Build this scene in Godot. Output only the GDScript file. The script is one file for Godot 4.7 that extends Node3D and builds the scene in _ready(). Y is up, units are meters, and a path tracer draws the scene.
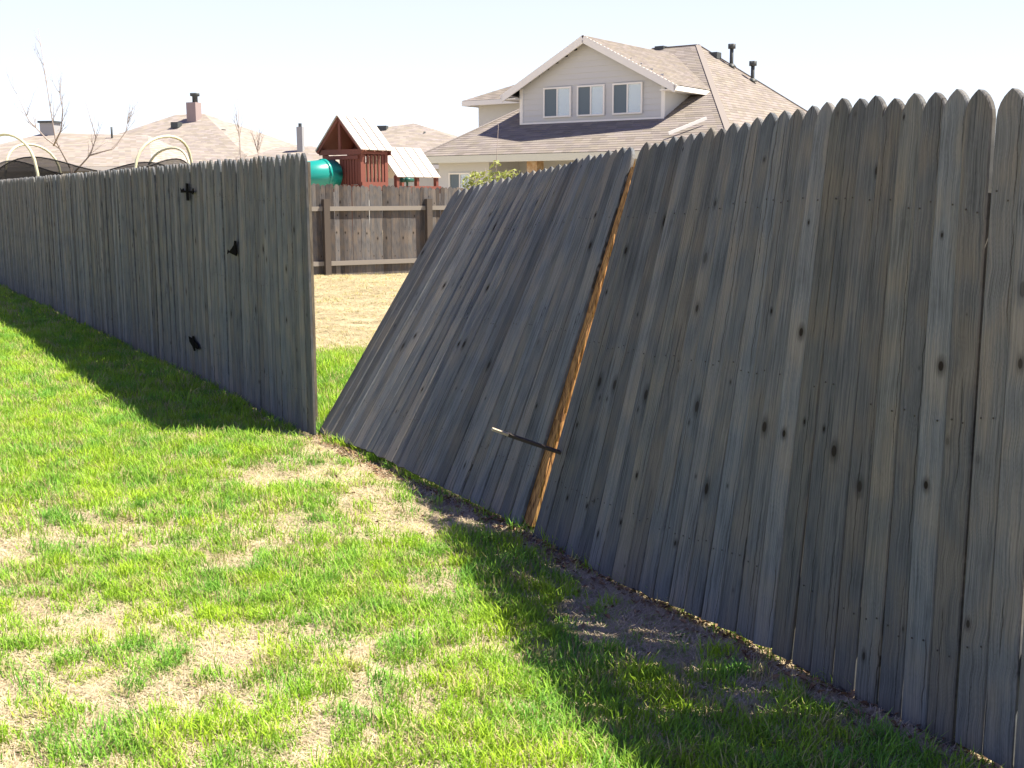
extends Node3D
# A broken garden fence: upright run, two leaning panels, neighbour's yard and houses behind.

const FA := Vector3(-1.2826, 0.0, -7.4707)      # foot of the fence at the break
const FD := Vector3(0.50938, 0.0, 0.86054)      # along the fence, towards the right
const FN := Vector3(0.86054, 0.0, -0.50938)     # across the fence, into the neighbour's yard
const HOUSE_TURN := -35.0

var rng := RandomNumberGenerator.new()
var taken := {}
var mats := {}
var ground_noise := FastNoiseLite.new()
var patch_noise := FastNoiseLite.new()
var fine_noise := FastNoiseLite.new()
var picket_meshes: Array = []
var wood_mats: Array = []
var back_mats: Array = []

# straw and lush spots of the lawn: x, z, radius
const STRAW := [[-1.02, -6.51, 0.28], [-0.76, -5.85, 0.30], [-0.53, -5.30, 0.30], [-0.34, -4.84, 0.25], [-1.13, -7.05, 0.20], [-1.36, -6.33, 0.25], [-1.07, -5.39, 0.20], [-2.19, -4.97, 0.30], [-1.64, -5.07, 0.20], [-1.19, -4.78, 0.20], [-0.97, -3.93, 0.25], [-1.47, -3.93, 0.25], [-1.56, -3.51, 0.25], [-1.46, -3.23, 0.20], [-1.20, -3.43, 0.20], [-0.97, -3.29, 0.20], [-0.44, -3.93, 0.25], [-0.26, -3.50, 0.22], [-0.15, -3.83, 0.18], [-0.55, -3.75, 0.20], [-0.56, -3.36, 0.12], [-1.01, -3.75, 0.15], [-0.37, -4.45, 0.15], [-1.73, -4.24, 0.20], [-1.27, -4.18, 0.15], [0.35, -4.45, 0.35], [0.55, -4.12, 0.30], [0.21, -4.84, 0.20], [-0.16, -5.47, 0.20], [0.62, -3.83, 0.25], [0.35, -3.92, 0.20], [0.73, -3.50, 0.20], [-0.22, -4.34, 0.12]]
const GREEN := [[-2.24, -6.29, 0.50], [-1.90, -6.91, 0.40], [-1.32, -5.66, 0.30], [-2.93, -7.36, 0.60], [-1.49, -4.59, 0.30], [-0.19, -4.91, 0.15], [0.08, -5.06, 0.20], [-1.03, -4.34, 0.30], [-0.77, -4.46, 0.25], [-0.12, -4.23, 0.20], [0.06, -3.50, 0.25], [-0.04, -3.16, 0.30], [-0.76, -3.13, 0.15], [-1.19, -3.71, 0.12], [-0.72, -3.75, 0.15], [-1.06, -3.16, 0.12], [0.60, -3.12, 0.20], [0.84, -3.18, 0.20], [0.21, -3.70, 0.12], [0.55, -4.83, 0.15], [-2.69, -6.29, 0.50], [-0.21, -3.16, 0.20], [-1.37, -3.29, 0.15]]

# ------------------------------------------------------------------ helpers
func lin(r: float, g: float, b: float) -> Color:
	return Color(r, g, b).linear_to_srgb()

func mat(key: String, r: float, g: float, b: float, rough := 0.85, metal := 0.0) -> StandardMaterial3D:
	if mats.has(key):
		return mats[key]
	var m := StandardMaterial3D.new()
	m.resource_name = key
	m.albedo_color = lin(r, g, b)
	m.roughness = rough
	m.metallic = metal
	mats[key] = m
	return m

func numbered(called: String) -> String:
	if not taken.has(called):
		taken[called] = 0
		return called
	taken[called] += 1
	return "%s_%03d" % [called, taken[called]]

func tag(o: Node, label: String, category: String, group := "", kind := "") -> void:
	if label: o.set_meta("label", label)
	if category: o.set_meta("category", category)
	if group: o.set_meta("group", group)
	if kind: o.set_meta("kind", kind)

func thing(called: String, label: String, category: String, at := Vector3.ZERO, turn := 0.0, group := "") -> Node3D:
	var o := Node3D.new()
	o.name = numbered(called)
	add_child(o)
	o.position = at
	o.rotation_degrees.y = turn
	tag(o, label, category, group)
	return o

func part(called: String, mesh: Mesh, m: Material, parent: Node, xf := Transform3D.IDENTITY) -> MeshInstance3D:
	var o := MeshInstance3D.new()
	o.name = called
	o.mesh = mesh
	if m: o.material_override = m
	o.transform = xf
	o.cast_shadow = GeometryInstance3D.SHADOW_CASTING_SETTING_ON
	parent.add_child(o, true)
	return o

func begin() -> SurfaceTool:
	var st := SurfaceTool.new()
	st.begin(Mesh.PRIMITIVE_TRIANGLES)
	st.set_smooth_group(-1)
	return st

func done(st: SurfaceTool) -> ArrayMesh:
	st.generate_normals()
	return st.commit()

# quad a b c d, counter-clockwise seen from the front
func quad(st: SurfaceTool, a: Vector3, b: Vector3, c: Vector3, d: Vector3) -> void:
	for v in [a, c, b, a, d, c]:
		st.add_vertex(v)

func tri(st: SurfaceTool, a: Vector3, b: Vector3, c: Vector3) -> void:
	for v in [a, c, b]:
		st.add_vertex(v)

# a box between two corners, edges chamfered by e
func box(st: SurfaceTool, lo: Vector3, hi: Vector3, xf := Transform3D.IDENTITY) -> void:
	var p := []
	for k in 8:
		p.append(xf * Vector3(hi.x if k & 1 else lo.x, hi.y if k & 2 else lo.y, hi.z if k & 4 else lo.z))
	quad(st, p[4], p[5], p[7], p[6])
	quad(st, p[1], p[0], p[2], p[3])
	quad(st, p[5], p[1], p[3], p[7])
	quad(st, p[0], p[4], p[6], p[2])
	quad(st, p[6], p[7], p[3], p[2])
	quad(st, p[0], p[1], p[5], p[4])

func box_mesh(lo: Vector3, hi: Vector3) -> ArrayMesh:
	var st := begin()
	box(st, lo, hi)
	return done(st)

# a bar of w x h between two points; up tells where its h points
func bar(st: SurfaceTool, a: Vector3, b: Vector3, w: float, h: float, up := Vector3.UP) -> void:
	var z := (b - a).normalized()
	var x := up.cross(z)
	if x.length() < 0.01: x = Vector3.RIGHT.cross(z)
	x = x.normalized()
	var y := z.cross(x)
	box(st, Vector3(-w / 2, -h / 2, 0), Vector3(w / 2, h / 2, a.distance_to(b)), Transform3D(Basis(x, y, z), a))

func bar_mesh(a: Vector3, b: Vector3, w: float, h: float, up := Vector3.UP) -> ArrayMesh:
	var st := begin()
	bar(st, a, b, w, h, up)
	return done(st)

# a tapered tube along points, radii per point
func tube(st: SurfaceTool, pts: Array, radii: Array, sides := 8, capped := true) -> void:
	st.set_smooth_group(0)
	var rings := []
	var n := pts.size()
	var ref := Vector3.UP
	for i in n:
		var dir: Vector3 = (pts[min(i + 1, n - 1)] - pts[max(i - 1, 0)]).normalized()
		var x := ref.cross(dir)
		if x.length() < 0.05: x = Vector3.RIGHT.cross(dir)
		x = x.normalized()
		var y := dir.cross(x)
		ref = y if i == 0 and absf(dir.y) > 0.9 else ref
		var ring := []
		for k in sides:
			var a := TAU * k / sides
			ring.append(pts[i] + (x * cos(a) + y * sin(a)) * radii[i])
		rings.append(ring)
	for i in n - 1:
		for k in sides:
			var k2 := (k + 1) % sides
			quad(st, rings[i][k], rings[i][k2], rings[i + 1][k2], rings[i + 1][k])
	if capped:
		for k in range(1, sides - 1):
			tri(st, rings[0][0], rings[0][k + 1], rings[0][k])
			tri(st, rings[n - 1][0], rings[n - 1][k], rings[n - 1][k + 1])
	st.set_smooth_group(-1)

func tube_mesh(pts: Array, radii: Array, sides := 8) -> ArrayMesh:
	var st := begin()
	tube(st, pts, radii, sides)
	return done(st)

func ramp(a: float, b: float, x: float) -> float:
	return smoothstep(a, b, x)

func table(keys: Array, vals: Array, x: float) -> float:
	if x <= keys[0]: return vals[0]
	for i in keys.size() - 1:
		if x <= keys[i + 1]:
			return lerpf(vals[i], vals[i + 1], (x - keys[i]) / (keys[i + 1] - keys[i]))
	return vals[-1]

func across(x: float, z: float) -> float:
	return (x - FA.x) * FN.x + (z - FA.z) * FN.z

func along(x: float, z: float) -> float:
	return (x - FA.x) * FD.x + (z - FA.z) * FD.z

func ground_y(x: float, z: float) -> float:
	var q := across(x, z)
	var y := ground_noise.get_noise_2d(x, z) * 0.03 - 0.012
	y -= 0.13 * ramp(3.0, 11.0, q)
	# the ground is worn a little lower under the fence
	y -= 0.02 * exp(-q * q * 18.0)
	return y

# ------------------------------------------------------------------ textures
func grey_noise(freq: float, seed_: int, oct := 4) -> FastNoiseLite:
	var n := FastNoiseLite.new()
	n.seed = seed_
	n.frequency = freq
	n.fractal_octaves = oct
	return n

const STRIPS := 16
func make_wood_textures(seed_: int, base: Vector3, brown: Vector3, knots_each: int) -> Array:
	var w := 1024
	var h := 1024
	var sw := w / STRIPS
	var data := PackedByteArray()
	data.resize(w * h * 3)
	var bump := PackedByteArray()
	bump.resize(w * h)
	var n1 := grey_noise(0.05, seed_, 3)
	var n2 := grey_noise(0.012, seed_ + 7, 2)
	var n3 := grey_noise(0.02, seed_ + 13, 2)
	var r := RandomNumberGenerator.new()
	r.seed = seed_
	for s in STRIPS:
		var tone := r.randf_range(0.8, 1.2)
		var warm := r.randf_range(0.0, 0.7)
		var wander := r.randf_range(0.5, 2.0)
		var knots := []
		for k in r.randi_range(1, knots_each):
			knots.append([r.randf_range(0.12, 0.88) * sw, r.randf_range(0.03, 0.97) * h, r.randf_range(1.4, 6.0) * (1.5 if r.randf() < 0.3 else 1.0), r.randf_range(1.0, 1.7), r.randf_range(0.3, 1.0)])
		var cracks := []
		for k in r.randi_range(2, 6):
			cracks.append([r.randf_range(2, sw - 2), r.randf_range(0, h), r.randf_range(40, 260), r.randf_range(0.6, 1.3)])
		for y in h:
			var drift := n3.get_noise_2d(s * 91.0, y * 0.6) * 2.6 * wander
			for x in sw:
				var gx := float(x) + drift
				var bend := 0.0
				var kd := 0.0
				var halo := 0.0
				for k in knots:
					var dy: float = (y - k[1]) / k[3]
					if absf(dy) > 40.0: continue
					var dx: float = x - k[0]
					var d: float = sqrt(dx * dx + dy * dy) / k[2]
					bend += signf(dx) * 3.0 * exp(-d * 0.5)
					kd = maxf(kd, (1.0 - smoothstep(0.7, 1.02, d)) * k[4])
					halo = maxf(halo, (1.0 - smoothstep(0.8, 2.6, d)) * k[4])
				gx -= bend
				var g := n1.get_noise_2d(gx * 9.0 + s * 1000.0, y * 0.13)
				var g2 := n1.get_noise_2d(gx * 3.2 + s * 500.0, y * 0.05 + 3000.0)
				var blot := n2.get_noise_2d(x * 0.9 + s * 300.0, y * 0.55)
				var crack := 0.0
				for c in cracks:
					if absf(y - c[1]) < c[2]:
						var dd: float = absf(gx - drift + n3.get_noise_2d(c[0] * 50.0, y * 1.1) * 3.0 - c[0])
						crack = maxf(crack, (1.0 - smoothstep(c[3] * 0.5, c[3] + 0.4, dd)) * minf(1.0, (c[2] - absf(y - c[1])) / 25.0))
				var l := tone * (1.0 + 0.46 * g + 0.34 * g2 + 0.3 * blot)
				l = maxf(l, 0.2)
				var wm := clampf(warm + blot * 1.2 + g2 * 0.6, 0.0, 1.0)
				var c3 := base.lerp(brown, wm) * l
				c3 = c3.lerp(c3 * 0.5, halo)
				c3 = c3.lerp(Vector3(0.018, 0.014, 0.011), kd * 0.92)
				c3 = c3.lerp(Vector3(0.03, 0.027, 0.024), crack * 0.8)
				var col := Color(c3.x, c3.y, c3.z).linear_to_srgb()
				var at := (y * w + s * sw + x)
				data[at * 3] = int(clampf(col.r, 0, 1) * 255)
				data[at * 3 + 1] = int(clampf(col.g, 0, 1) * 255)
				data[at * 3 + 2] = int(clampf(col.b, 0, 1) * 255)
				bump[at] = int(clampf(0.55 + g * 0.35 + g2 * 0.2 - crack * 0.45 - kd * 0.15, 0, 1) * 255)
	var img := Image.create_from_data(w, h, false, Image.FORMAT_RGB8, data)
	var himg := Image.create_from_data(w, h, false, Image.FORMAT_L8, bump)
	himg.convert(Image.FORMAT_RGBA8)
	himg.bump_map_to_normal_map(2.2)
	return [ImageTexture.create_from_image(img), ImageTexture.create_from_image(himg)]

func noise_tex(freq: float, seed_: int, cols: Array, size := 512, oct := 5) -> NoiseTexture2D:
	var t := NoiseTexture2D.new()
	t.width = size
	t.height = size
	t.seamless = true
	t.generate_mipmaps = false
	var n := FastNoiseLite.new()
	n.seed = seed_
	n.frequency = freq
	n.fractal_octaves = oct
	t.noise = n
	var g := Gradient.new()
	g.offsets = PackedFloat32Array()
	var offs := PackedFloat32Array()
	var cc := PackedColorArray()
	for i in cols.size():
		offs.append(float(i) / (cols.size() - 1))
		cc.append(cols[i])
	g.offsets = offs
	g.colors = cc
	t.color_ramp = g
	return t

# ------------------------------------------------------------------ pickets
func picket_mesh(w: float, h: float, th: float, strip: int, flip_u: bool, flip_v: bool, r: RandomNumberGenerator, tip := 0.076) -> ArrayMesh:
	var st := SurfaceTool.new()
	st.begin(Mesh.PRIMITIVE_TRIANGLES)
	st.set_smooth_group(-1)
	var bow := r.randf_range(-0.006, 0.006)
	var twist := r.randf_range(-0.02, 0.02)
	var side := r.randf_range(-0.0012, 0.0012)
	var body: float = h - tip
	var ys := [0.0, body * 0.33, body * 0.66, body]
	var ws := [1.0, 1.0, 1.0, 1.0]
	for t in [0.3, 0.55, 0.76, 0.9, 0.97, 1.0]:
		ys.append(body + tip * t)
		ws.append(maxf(0.06, pow(1.0 - pow(t, 2.0), 0.68)))
	ws[0] = r.randf_range(0.97, 1.0)
	var lean := r.randf_range(-0.008, 0.008)
	var rows := []
	var e := 0.0042
	for i in ys.size():
		var y: float = ys[i]
		var f := y / h
		var hw: float = w / 2 * ws[i]
		var cx: float = side * sin(f * PI) + (lean if i > 4 else 0.0) * (f - 0.95)
		var cz: float = bow * sin(f * PI)
		var tw := twist * (f - 0.4)
		var ee := minf(e, hw * 0.4)
		var row := []
		var base_y := y
		for p in [[-hw, -th / 2], [-hw, th / 2 - ee], [-hw + ee, th / 2], [hw - ee, th / 2], [hw, th / 2 - ee], [hw, -th / 2]]:
			row.append(Vector3(cx + p[0] * cos(tw), base_y, cz + p[1] + p[0] * sin(tw)))
		rows.append(row)
	# ragged foot
	var slant := r.randf_range(-0.008, 0.008)
	for k in 6:
		rows[0][k].y += slant * (rows[0][k].x / (w / 2))
	var uv := func(v: Vector3) -> Vector2:
		var u := clampf(v.x / w + 0.5, 0.02, 0.98)
		if flip_u: u = 1.0 - u
		var t := clampf(v.y / 1.95, 0.0, 1.0)
		if flip_v: t = 1.0 - t
		return Vector2((strip + u) / STRIPS, t)
	var emit := func(a: Vector3, b: Vector3, c: Vector3, d: Vector3) -> void:
		for v in [a, c, b, a, d, c]:
			st.set_uv(uv.call(v))
			st.add_vertex(v)
	for i in rows.size() - 1:
		var a: Array = rows[i]
		var b: Array = rows[i + 1]
		for k in 5:
			emit.call(a[k], a[k + 1], b[k + 1], b[k])
		emit.call(a[5], a[0], b[0], b[5])
	var f0: Array = rows[0]
	emit.call(f0[5], f0[4], f0[1], f0[0])
	emit.call(f0[4], f0[3], f0[2], f0[1])
	var tp: Array = rows[-1]
	emit.call(tp[0], tp[1], tp[4], tp[5])
	st.generate_normals()
	st.generate_tangents()
	return st.commit()

# where a point of the broken run stands: s along, v up the board, depth behind its face
func lean_at(s: float) -> float:
	return deg_to_rad(table([-0.2, 0.69, 1.52, 2.51, 2.71, 3.51, 4.25, 4.98], [33.7, 32.2, 28.3, 19.8, 18.0, 12.4, 6.1, 0.2], s))

func base_at(s: float) -> Vector3:
	var off := table([-0.2, 0.7, 1.5, 2.5, 2.75, 3.4, 4.2, 5.0], [0.06, 0.065, 0.045, 0.055, 0.045, 0.015, 0.02, 0.0], s)
	var lift := table([-0.2, 0.8, 1.6, 2.5, 2.8, 3.3, 3.7, 4.2, 4.5, 5.0], [0.0, 0.025, 0.025, 0.005, -0.02, -0.02, -0.005, 0.004, -0.012, -0.03], s)
	return FA + FD * s + FN * off + Vector3.UP * lift

func length_at(s: float) -> float:
	return table([-0.2, 0.3, 0.8, 1.5, 2.5, 2.8, 3.5, 5.0], [1.89, 1.94, 1.955, 1.94, 1.90, 1.905, 1.885, 1.865], s)

func surf(s: float, v: float, depth: float) -> Vector3:
	var a := lean_at(s)
	return base_at(s) + (Vector3.UP * cos(a) + FN * sin(a)) * v + (FN * cos(a) - Vector3.UP * sin(a)) * depth

func lean_basis(s: float, roll := 0.0) -> Basis:
	var a := lean_at(s)
	var y := Vector3.UP * cos(a) + FN * sin(a)
	var b := Basis(FD, y, FD.cross(y))
	return b * Basis(Vector3.BACK, roll)

func swept_rail(s0: float, s1: float, v: float, depth: float, origin: Vector3) -> ArrayMesh:
	var st := begin()
	var n := 8
	var rows := []
	for i in n + 1:
		var s := lerpf(s0, s1, float(i) / n)
		var row := []
		for p in [[-0.044, 0.0], [0.044, 0.0], [0.044, 0.038], [-0.044, 0.038]]:
			row.append(surf(s, v + p[0], depth + p[1]) - origin)
		rows.append(row)
	for i in n:
		for k in 4:
			var k2 := (k + 1) % 4
			quad(st, rows[i][k], rows[i + 1][k], rows[i + 1][k2], rows[i][k2])
	quad(st, rows[0][0], rows[0][1], rows[0][2], rows[0][3])
	quad(st, rows[n][3], rows[n][2], rows[n][1], rows[n][0])
	return done(st)

func nail(st: SurfaceTool, xf: Transform3D, rad := 0.003) -> void:
	var c := xf * Vector3(0, 0, 0.0022)
	for k in 6:
		var a := TAU * k / 6
		var b := TAU * (k + 1) / 6
		var pa := Vector3(cos(a) * rad, sin(a) * rad, 0.0)
		var pb := Vector3(cos(b) * rad, sin(b) * rad, 0.0)
		tri(st, xf * (pa + Vector3(0, 0, 0.0014)), xf * (pb + Vector3(0, 0, 0.0014)), c)
		quad(st, xf * pa, xf * pb, xf * (pb + Vector3(0, 0, 0.0014)), xf * (pa + Vector3(0, 0, 0.0014)))

# ------------------------------------------------------------------ build
func _ready() -> void:
	rng.seed = 4711
	ground_noise.seed = 5
	ground_noise.frequency = 0.35
	patch_noise.seed = 21
	patch_noise.frequency = 1.3
	patch_noise.fractal_octaves = 3
	fine_noise.seed = 33
	fine_noise.frequency = 6.0
	fine_noise.fractal_octaves = 2

	# camera
	var cam := Camera3D.new()
	cam.name = "camera"
	cam.fov = 36.62
	cam.near = 0.05
	cam.far = 3000.0
	add_child(cam)
	cam.position = Vector3(0, 1.5625, 0)
	cam.basis = Basis(Vector3.RIGHT, -0.1618) * Basis(Vector3.BACK, -0.0025)
	cam.current = true

	# sky
	var env := Environment.new()
	env.background_mode = Environment.BG_SKY
	var sm := ProceduralSkyMaterial.new()
	sm.sky_top_color = Color(0.03, 0.15, 0.55)
	sm.sky_horizon_color = Color(0.92, 0.96, 1.0)
	sm.sky_curve = 0.31
	sm.ground_bottom_color = Color(0.35, 0.36, 0.25)
	sm.ground_horizon_color = Color(0.75, 0.75, 0.70)
	sm.sky_energy_multiplier = 0.78
	sm.sun_angle_max = 30.0
	var sky := Sky.new()
	sky.sky_material = sm
	env.sky = sky
	env.tonemap_mode = Environment.TONE_MAPPER_LINEAR
	env.tonemap_exposure = 2.6
	env.sdfgi_enabled = true
	env.ssao_enabled = true
	env.ssil_enabled = true
	var we := WorldEnvironment.new()
	we.name = "world_environment"
	we.environment = env
	add_child(we)

	# sun: high, to the right and a touch behind the fence
	var sun := DirectionalLight3D.new()
	sun.name = "sun"
	sun.light_color = Color(1.0, 0.955, 0.88)
	sun.light_energy = 1.6
	sun.light_angular_distance = 0.55
	sun.shadow_enabled = true
	add_child(sun)
	sun.look_at_from_position(Vector3.ZERO, Vector3(-1.09, -1.83, -0.03), Vector3.FORWARD)

	build_ground()
	build_wood()
	build_upright_fence()
	build_leaning_panels()
	build_right_fence()
	build_gap_pieces()
	build_ornaments()
	build_back_fence()
	build_houses()
	build_play_set()
	build_trampoline()
	build_bare_trees()
	build_grass()
	print("built")

# ------------------------------------------------------------------ ground
func build_ground() -> void:
	var xs := [-900.0, -500.0, -250.0, -120.0, -70.0, -45.0, -30.0, -24.0]
	var x := -20.0
	while x <= 14.0:
		xs.append(x)
		x += 0.35
	xs.append_array([18.0, 24.0, 35.0, 55.0, 90.0, 160.0, 300.0, 600.0, 900.0])
	var zs := [-1800.0, -900.0, -450.0, -250.0, -150.0, -100.0, -75.0, -60.0, -50.0, -42.0, -36.0, -32.0]
	var z := -29.0
	while z <= 3.0:
		zs.append(z)
		z += 0.35
	zs.append_array([5.0, 9.0, 16.0, 30.0, 60.0, 150.0, 400.0])
	var st := SurfaceTool.new()
	st.begin(Mesh.PRIMITIVE_TRIANGLES)
	st.set_smooth_group(0)
	for j in zs.size():
		for i in xs.size():
			st.add_vertex(Vector3(xs[i], ground_y(xs[i], zs[j]), zs[j]))
	var w := xs.size()
	for j in zs.size() - 1:
		for i in w - 1:
			var a := j * w + i
			for k in [a, a + 1, a + w, a + 1, a + w + 1, a + w]:
				st.add_index(k)
	st.generate_normals()
	var m := StandardMaterial3D.new()
	m.resource_name = "thatch"
	m.albedo_texture = noise_tex(0.03, 3, [lin(0.16, 0.12, 0.08), lin(0.36, 0.29, 0.19), lin(0.50, 0.43, 0.30), lin(0.32, 0.28, 0.16)], 1024, 6)
	m.uv1_triplanar = true
	m.uv1_world_triplanar = true
	m.uv1_scale = Vector3.ONE * 1.3
	m.roughness = 0.95
	m.metallic_specular = 0.15
	var o := part("ground", st.commit(), m, self)
	tag(o, "lawn soil and straw thatch under the grass", "ground", "", "structure")

# ------------------------------------------------------------------ wood
func wood_mat(key: String, tex: Array, tint: Color, nscale := 0.8) -> StandardMaterial3D:
	var m := StandardMaterial3D.new()
	m.resource_name = key
	m.albedo_texture = tex[0]
	m.albedo_color = tint
	m.normal_enabled = true
	m.normal_texture = tex[1]
	m.normal_scale = nscale
	m.roughness = 0.88
	m.metallic_specular = 0.14
	return m

func build_wood() -> void:
	var tex := make_wood_textures(11, Vector3(0.136, 0.147, 0.161), Vector3(0.136, 0.131, 0.124), 3)
	for t in [Vector3(1, 1, 1), Vector3(0.86, 0.86, 0.86), Vector3(0.98, 0.96, 0.94), Vector3(0.76, 0.76, 0.77), Vector3(0.94, 0.97, 1.0), Vector3(0.9, 0.88, 0.83)]:
		wood_mats.append(wood_mat("weathered_wood", tex, lin(t.x, t.y, t.z), 0.55))
	for t in [Vector3(1.0, 0.91, 0.86), Vector3(0.85, 0.75, 0.7), Vector3(0.62, 0.54, 0.5)]:
		back_mats.append(wood_mat("brown_fence_wood", tex, lin(t.x, t.y, t.z)))
	var r := RandomNumberGenerator.new()
	r.seed = 77
	for k in 32:
		picket_meshes.append(picket_mesh(0.0915, 1.85, 0.019, k % STRIPS, (k / 16) % 2 == 1, r.randf() < 0.5, r))
	# post and rail wood
	var rt := make_post_texture(101, Vector3(0.20, 0.175, 0.14), Vector3(0.10, 0.085, 0.07))
	mats["post_wood"] = plank_mat("post_wood", rt)
	var ft := make_post_texture(131, Vector3(0.47, 0.26, 0.105), Vector3(0.07, 0.034, 0.017))
	mats["split_wood"] = plank_mat("split_wood", ft)

func plank_mat(key: String, tex: Texture2D) -> StandardMaterial3D:
	var m := StandardMaterial3D.new()
	m.resource_name = key
	m.albedo_texture = tex
	m.uv1_triplanar = true
	m.uv1_scale = Vector3(2.0, 2.0, 2.0)
	m.roughness = 0.85
	m.metallic_specular = 0.25
	return m

func make_post_texture(seed_: int, light: Vector3, dark: Vector3) -> ImageTexture:
	var n := grey_noise(0.06, seed_, 4)
	var img := Image.create(256, 256, false, Image.FORMAT_RGB8)
	for y in 256:
		for x in 256:
			var g := n.get_noise_2d(x * 3.0, y * 0.12) * 1.7 + n.get_noise_2d(x * 0.7, y * 0.5 + 900.0) * 0.5
			var c := light.lerp(dark, clampf(0.4 + g, 0, 1))
			img.set_pixel(x, y, Color(c.x, c.y, c.z).linear_to_srgb())
	return ImageTexture.create_from_image(img)

func pick_wood() -> Material:
	var w := [0, 0, 0, 1, 1, 2, 2, 3, 4, 4, 5]
	return wood_mats[w[rng.randi() % w.size()]]

func add_picket(parent: Node, xf: Transform3D, m: Material) -> MeshInstance3D:
	var o := part("picket", picket_meshes[rng.randi() % picket_meshes.size()], m, parent, xf)
	return o

# an upright run of the fence from s0 to s1 with rails and posts behind
func upright_run(root: Node3D, s0: float, s1: float, posts: Array, wob: float) -> void:
	var nails := begin()
	var s := s0 + 0.0475
	var inv := root.transform.affine_inverse()
	while s <= s1 - 0.03:
		var p := FA + FD * s
		var foot := ground_y(p.x, p.z) + 0.012 + rng.randf_range(0.0, 0.025)
		p.y = foot
		var y := Vector3.UP + FD * rng.randf_range(-0.0015, 0.0015) + FN * rng.randf_range(-0.003, 0.006)
		y = y.normalized()
		var zz := FD.cross(y)
		var h := (1.83 + rng.randf_range(-wob, wob) - foot) / 1.85
		var b := Basis(FD * rng.randf_range(0.975, 1.01), y * h, zz)
		var xf := Transform3D(b, p + FN * rng.randf_range(-0.004, 0.004))
		add_picket(root, inv * xf, pick_wood())
		for v in [0.3, 0.95, 1.55]:
			for d in [-0.02, 0.022]:
				nail(nails, inv * Transform3D(Basis(FD, Vector3.UP, -FN), p + Vector3.UP * (v + rng.randf_range(-0.02, 0.02)) - FN * 0.0105 + FD * (d + rng.randf_range(-0.006, 0.006))))
		s += 0.0957 + rng.randf_range(-0.0018, 0.0022)
	for v in [0.3, 0.95, 1.55]:
		var a: Vector3 = FA + FD * s0 + FN * 0.03 + Vector3.UP * v
		var b2: Vector3 = FA + FD * minf(s1, s1 - 0.13 if s1 < 1.0 else s1) + FN * 0.03 + Vector3.UP * v
		part("rail", bar_mesh(inv * a, inv * b2, 0.038, 0.089), mats["post_wood"], root)
	for ps in posts:
		var q: Vector3 = FA + FD * ps + FN * 0.095
		var g := ground_y(q.x, q.z)
		part("post", post_mesh((1.5 if ps > 4.0 and ps < 6.0 else 1.78) - g), mats["post_wood"], root, inv * Transform3D(Basis(FD, Vector3.UP, -FN), Vector3(q.x, g - 0.0, q.z)))
	var nm := part("nail_heads", done(nails), mat("rusty_nail", 0.03, 0.025, 0.022, 0.7), root)
	nm.set_meta("kind", "stuff")

func post_mesh(h: float) -> ArrayMesh:
	var st := begin()
	box(st, Vector3(-0.045, -0.1, -0.045), Vector3(0.045, h, 0.045))
	return done(st)

func build_upright_fence() -> void:
	var root := thing("picket_fence", "long upright weathered grey picket fence running beside the shaded lawn at left", "fence", FA, 0.0)
	var posts := []
	for k in 9:
		posts.append(-0.38 - 2.44 * k)
	upright_run(root, -20.0, 0.0, posts, 0.008)

func build_right_fence() -> void:
	var o := FA + FD * 5.06
	var root := thing("picket_fence", "short upright end of grey picket fence at the right edge of the view", "fence", o, 0.0)
	upright_run(root, 5.027, 7.4, [5.03, 7.35], 0.006)

func leaning_panel(root: Node3D, s0: float, s1: float, count: int, rail_end: float) -> void:
	var inv := root.transform.affine_inverse()
	var nails := begin()
	var pitch := (s1 - s0) / count
	for i in count:
		var s := s0 + (i + 0.5) * pitch + rng.randf_range(-0.0007, 0.0007)
		var b := lean_basis(s, rng.randf_range(-0.0006, 0.0006))
		var len := length_at(s) + rng.randf_range(-0.008, 0.008)
		var wscale := pitch / 0.0957 * rng.randf_range(0.984, 0.996)
		# boards are nailed at slightly different depths and cup a little
		var yaw := Basis(Vector3.UP, rng.randf_range(-0.035, 0.035))
		var bb := b * yaw
		bb.x *= wscale
		bb.y *= len / 1.85
		var p := base_at(s) + b.z * rng.randf_range(-0.004, 0.004)
		add_picket(root, inv * Transform3D(bb, p), pick_wood())
		for v in [0.28, 0.95, 1.55]:
			for d in [-0.02, 0.022]:
				nail(nails, inv * Transform3D(b, surf(s + d + rng.randf_range(-0.005, 0.005), v + rng.randf_range(-0.015, 0.015), -0.011)))
	for v in [0.28, 0.95, 1.55]:
		part("rail", swept_rail(s0 + 0.01, rail_end, v, 0.012, root.position), mats["post_wood"], root)
	var nm := part("nail_heads", done(nails), mat("rusty_nail", 0.03, 0.025, 0.022, 0.7), root)
	nm.set_meta("kind", "stuff")

func build_leaning_panels() -> void:
	var a := thing("fence_panel", "weathered grey fence panel leaning farthest back beside the open gap", "fence panel", base_at(0.0), 0.0, "broken leaning fence panels")
	leaning_panel(a, -0.1, 2.498, 27, 2.44)
	var b := thing("fence_panel", "weathered grey fence panel twisting from upright at right to leaning", "fence panel", base_at(2.65), 0.0, "broken leaning fence panels")
	leaning_panel(b, 2.632, 5.02, 25, 5.015)

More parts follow.
